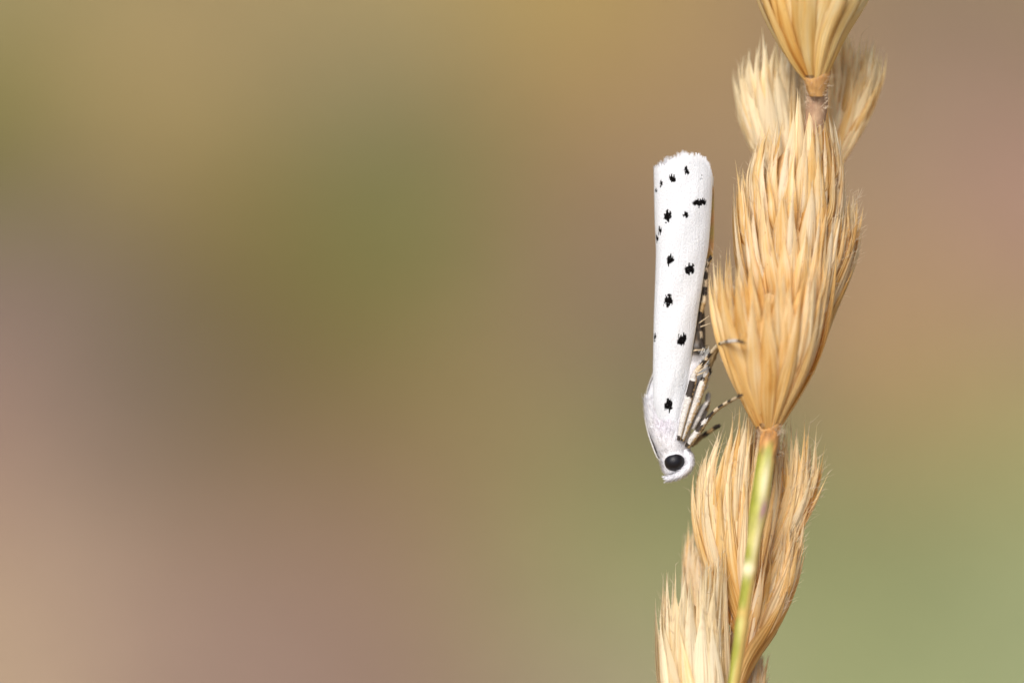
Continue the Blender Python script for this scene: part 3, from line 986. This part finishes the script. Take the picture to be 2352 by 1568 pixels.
# palp: the white brush that curls under the eye
mb = MB()
pp = catmull([(1574, 1034, -22), (1582, 1050, -18), (1581, 1070, -15), (1567, 1086, -13), (1546, 1096, -14), (1525, 1101, -17)], 50)
pr = np.interp(np.linspace(0, 1, 50), [0, 0.2, 0.5, 0.75, 0.95, 1], [8, 10.5, 10, 7.5, 4, 1.5])
tube(mb, pp, pr, 14, lambda i, t, th: (0.81, 0.80, 0.825), 1.2)
random.seed(8)
for _ in range(700):
    i = random.randint(3, 46); th = random.uniform(0, 2 * math.pi)
    tg = unit(pp[min(49, i + 1)] - pp[i - 1]); a = unit(np.cross(tg, np.array([0, 0, 1.0]))); b = np.cross(a, tg)
    n = math.cos(th) * a + math.sin(th) * b
    g = random.uniform(0.82, 1.0)
    flake(mb, pp[i] + n * pr[i] * 0.95, tg + n * 0.25, n, random.uniform(5, 11), random.uniform(0.7, 1.5), random.uniform(1.0, 3.5), (0.84 * g, 0.83 * g, 0.86 * g))
mb.build("palp", M_MOTH, moth, origin=tuple(pp[0]))
# second palp behind
mb = MB()
pp2 = pp.copy(); pp2[:, 2] = -88; pp2[:, 0] += 2
tube(mb, pp2, pr, 12, lambda i, t, th: (0.81, 0.80, 0.825), 1.2)
mb.build("palp", M_MOTH, moth, origin=tuple(pp2[0]))

# antennae
for k, dz in ((0, 0), (1, -60)):
    mb = MB()
    ap = catmull([(1518, 1056, -40 + dz), (1510, 1047, -36 + dz), (1500, 1022, -38 + dz), (1490, 992, -46 + dz), (1483, 955, -60 + dz), (1484, 918, -62 + dz), (1489, 892, -60 + dz), (1497, 868, -58 + dz), (1503, 850, -64 + dz)], 120)
    if k == 0:
        def ac(i, t, th):
            return (0.80, 0.78, 0.76) if math.cos(th) > 0.35 else (0.025, 0.02, 0.018)
    else:
        ac = lambda i, t, th: (0.35, 0.32, 0.28)
    tube(mb, ap, np.interp(np.linspace(0, 1, 120), [0, 0.06, 0.5, 1], [4.5, 3.3, 2.6, 1.2]) * (1 + 0.06 * np.sin(np.arange(120) * 1.9)), 12, ac)
    mb.build("antenna", M_MOTH, moth, origin=tuple(ap[0]))

# legs
CR = np.array((0.64, 0.51, 0.34)); WH = np.array((0.66, 0.62, 0.57)); BK = np.array((0.040, 0.029, 0.022)); OC = np.array((0.50, 0.34, 0.16)); GY = np.array((0.42, 0.40, 0.38))
def leg(pts, radii, bands, n=110, sides=12, edge=None, spurs=(), fuzz=170, label=None):
    """bands: (t0, colour) steps from the hip to the foot; edge: ochre or dark rim on one side."""
    mb = MB()
    P = catmull(pts, n)
    # arc length parameter
    cum = np.concatenate([[0], np.cumsum(np.linalg.norm(np.diff(P[:, :2], axis=0), axis=1))]); S = cum / cum[-1]
    r = np.interp(np.linspace(0, 1, n), np.linspace(0, 1, len(radii)), radii)
    def cf(i, t, th):
        s = S[i] + 0.022 * mnoise.noise(Vector((th * 2, i * 0.31, 3)))
        c = bands[0][1]
        for (t0, cc) in bands:
            if s >= t0: c = cc
        if edge is not None and math.cos(th + edge[1]) > edge[2] and mnoise.noise(Vector((th * 4, i * 0.25, 8))) > -0.25: c = edge[0]
        return tuple(np.array(c) * (1 + 0.35 * mnoise.noise(Vector((i * 0.7, th * 3, 1)))))
    tube(mb, P, r, sides, cf)
    for (a, b, rr, c) in spurs:
        sp_ = np.linspace(np.array(a, float), np.array(b, float), 10)
        tube(mb, sp_, np.linspace(rr, 0.5, 10), 7, lambda i, t, th: tuple(np.array(c)))
    for _ in range(fuzz):
        i = random.randint(2, n - 3); th = random.uniform(0, 6.28)
        tg = unit(P[i + 1] - P[i - 1]); a = unit(np.cross(tg, np.array([0, 0, 1.0]))); b = np.cross(a, tg)
        nn = math.cos(th) * a + math.sin(th) * b
        flake(mb, P[i] + nn * r[i] * 0.95, tg + nn * 0.15, nn, random.uniform(4, 10), random.uniform(0.6, 1.3), random.uniform(0.3, 1.8), cf(i, 0, th))
    o = mb.build("leg", M_MOTH, moth, origin=tuple(P[0]))
    if label: o['label'] = label
    return o
random.seed(9)
# middle leg, reaching the big spikelet
leg([(1559, 1010, 2), (1570, 960, 6), (1583, 910, 4), (1592, 874, 0), (1597, 856, 4), (1620, 828, 12), (1650, 792, 66), (1675, 784, 138), (1694, 783, 158), (1708, 787, 166)],
    [5, 7.5, 9, 8.5, 5.5, 4.8, 4.4, 4.0, 3.2, 2.6],
    [(0, BK), (0.03, WH), (0.335, BK), (0.46, WH), (0.53, CR), (0.60, BK), (0.66, CR), (0.685, BK), (0.73, CR), (0.80, BK), (0.825, CR), (0.87, BK), (0.885, WH), (0.945, BK)], n=200, edge=(OC * 1.2, 3.14, 0.5),
    spurs=[((1598, 858, 6), (1626, 838, 14), 2.0, CR), ((1600, 862, 6), (1624, 852, 12), 2.0, CR)], label="middle leg gripping the big spikelet")
# fore leg
leg([(1578, 1026, 0), (1592, 1006, 6), (1610, 982, 8), (1617, 972, 10), (1634, 952, 18), (1652, 936, 40), (1676, 921, 70), (1704, 907, 112)],
    [6.5, 8.5, 8.0, 6.5, 4.5, 4.6, 3.6, 3.0],
    [(0, BK), (0.05, WH), (0.24, BK), (0.34, WH), (0.44, BK), (0.59, CR), (0.66, BK), (0.74, CR), (0.80, BK), (0.86, CR), (0.93, BK)], n=200, edge=(OC * 0.8, 3.14, 0.4), label="banded fore leg stretched to the spikelet")
# fore leg on the far side
leg([(1588, 1022, -70), (1604, 1008, -80), (1622, 996, -85), (1640, 984, -70), (1653, 977, -50)], [6, 6, 4.5, 4, 3], [(0, OC * 0.6), (0.4, BK), (0.55, OC), (0.8, BK)], n=90)
# hind leg: long pale femur and tibia along the body, banded foot beside the wing tip
leg([(1567, 1012, -6), (1580, 975, -4), (1597, 930, -6), (1612, 886, -10), (1622, 858, -16)], [4.5, 8, 10, 9.5, 6.5], [(0, BK), (0.03, WH), (0.88, BK), (0.93, WH)], n=120, edge=(OC, 3.14, 0.05), label="pale hind femur with ochre edge")
leg([(1624, 858, -22), (1618, 830, -30), (1612, 790, -36), (1608, 750, -36), (1610, 716, -36), (1617.5, 688, -36), (1619, 662, -36), (1621, 629, -34), (1624, 604, -34), (1634, 590, -30)],
    [6, 5.5, 5.0, 5.5, 6.0, 5.6, 5.0, 4.5, 4.2, 3.5],
    [(0, GY), (0.18, BK), (0.30, CR * 0.6), (0.36, BK), (0.52, OC), (0.60, CR), (0.66, BK), (0.74, CR), (0.80, BK), (0.86, CR), (0.90, BK), (0.92, CR), (0.955, BK)], n=220,
    spurs=[((1603, 744, -34), (1629, 725, -18), 1.9, CR), ((1606, 752, -34), (1632, 742, -18), 1.9, CR), ((1590, 806, -22), (1620, 801, -10), 1.7, CR), ((1592, 803, -24), (1619, 805, -12), 1.5, CR), ((1612, 794, -34), (1628, 793, -26), 1.4, BK)],
    label="hind foot banded black and cream beside the wing")
# short folded legs tucked under the thorax
leg([(1590, 985, -18), (1602, 962, -18), (1614, 938, -22), (1624, 925, -26)], [5, 7, 6.5, 4], [(0, WH), (0.45, GY), (0.9, WH)], n=80, edge=(BK, 2.6, 0.6))
leg([(1600, 1000, -40), (1612, 965, -45), (1624, 930, -48), (1627, 905, -50)], [6, 7, 6, 4], [(0, GY), (0.6, OC), (0.8, GY)], n=80)
leg([(1592, 930, -30), (1606, 900, -36), (1622, 868, -40), (1630, 845, -42)], [7, 9, 8, 5], [(0, GY), (0.5, WH), (0.85, BK)], n=80)
leg([(1612, 880, -50), (1630, 842, -46), (1642, 815, -30), (1652, 796, 0)], [5, 4.5, 4, 3.5], [(0, OC * 0.5), (0.5, OC * 0.7)], n=70)
# ventral tufts between legs and wing edge
mb = MB()
for _ in range(320):
    y = random.uniform(810, 900); x = np.interp(y, [810, 900], [1597, 1590]) + random.uniform(-10, 28)
    d = np.array([random.uniform(0.2, 0.9), -1, 0.1])
    dark = random.random() < 0.22
    g = random.uniform(0.55, 0.95)
    flake(mb, np.array([x, y, -32 + random.uniform(-14, 8)]), d, np.array([0.4, 0, 0.9]), random.uniform(8, 20), random.uniform(0.9, 2), random.uniform(0, 2), (0.03, 0.03, 0.03) if dark else (0.82 * g, 0.84 * g, 0.83 * g))
o = mb.build("tuft", M_MOTH, body); o['kind'] = 'stuff'
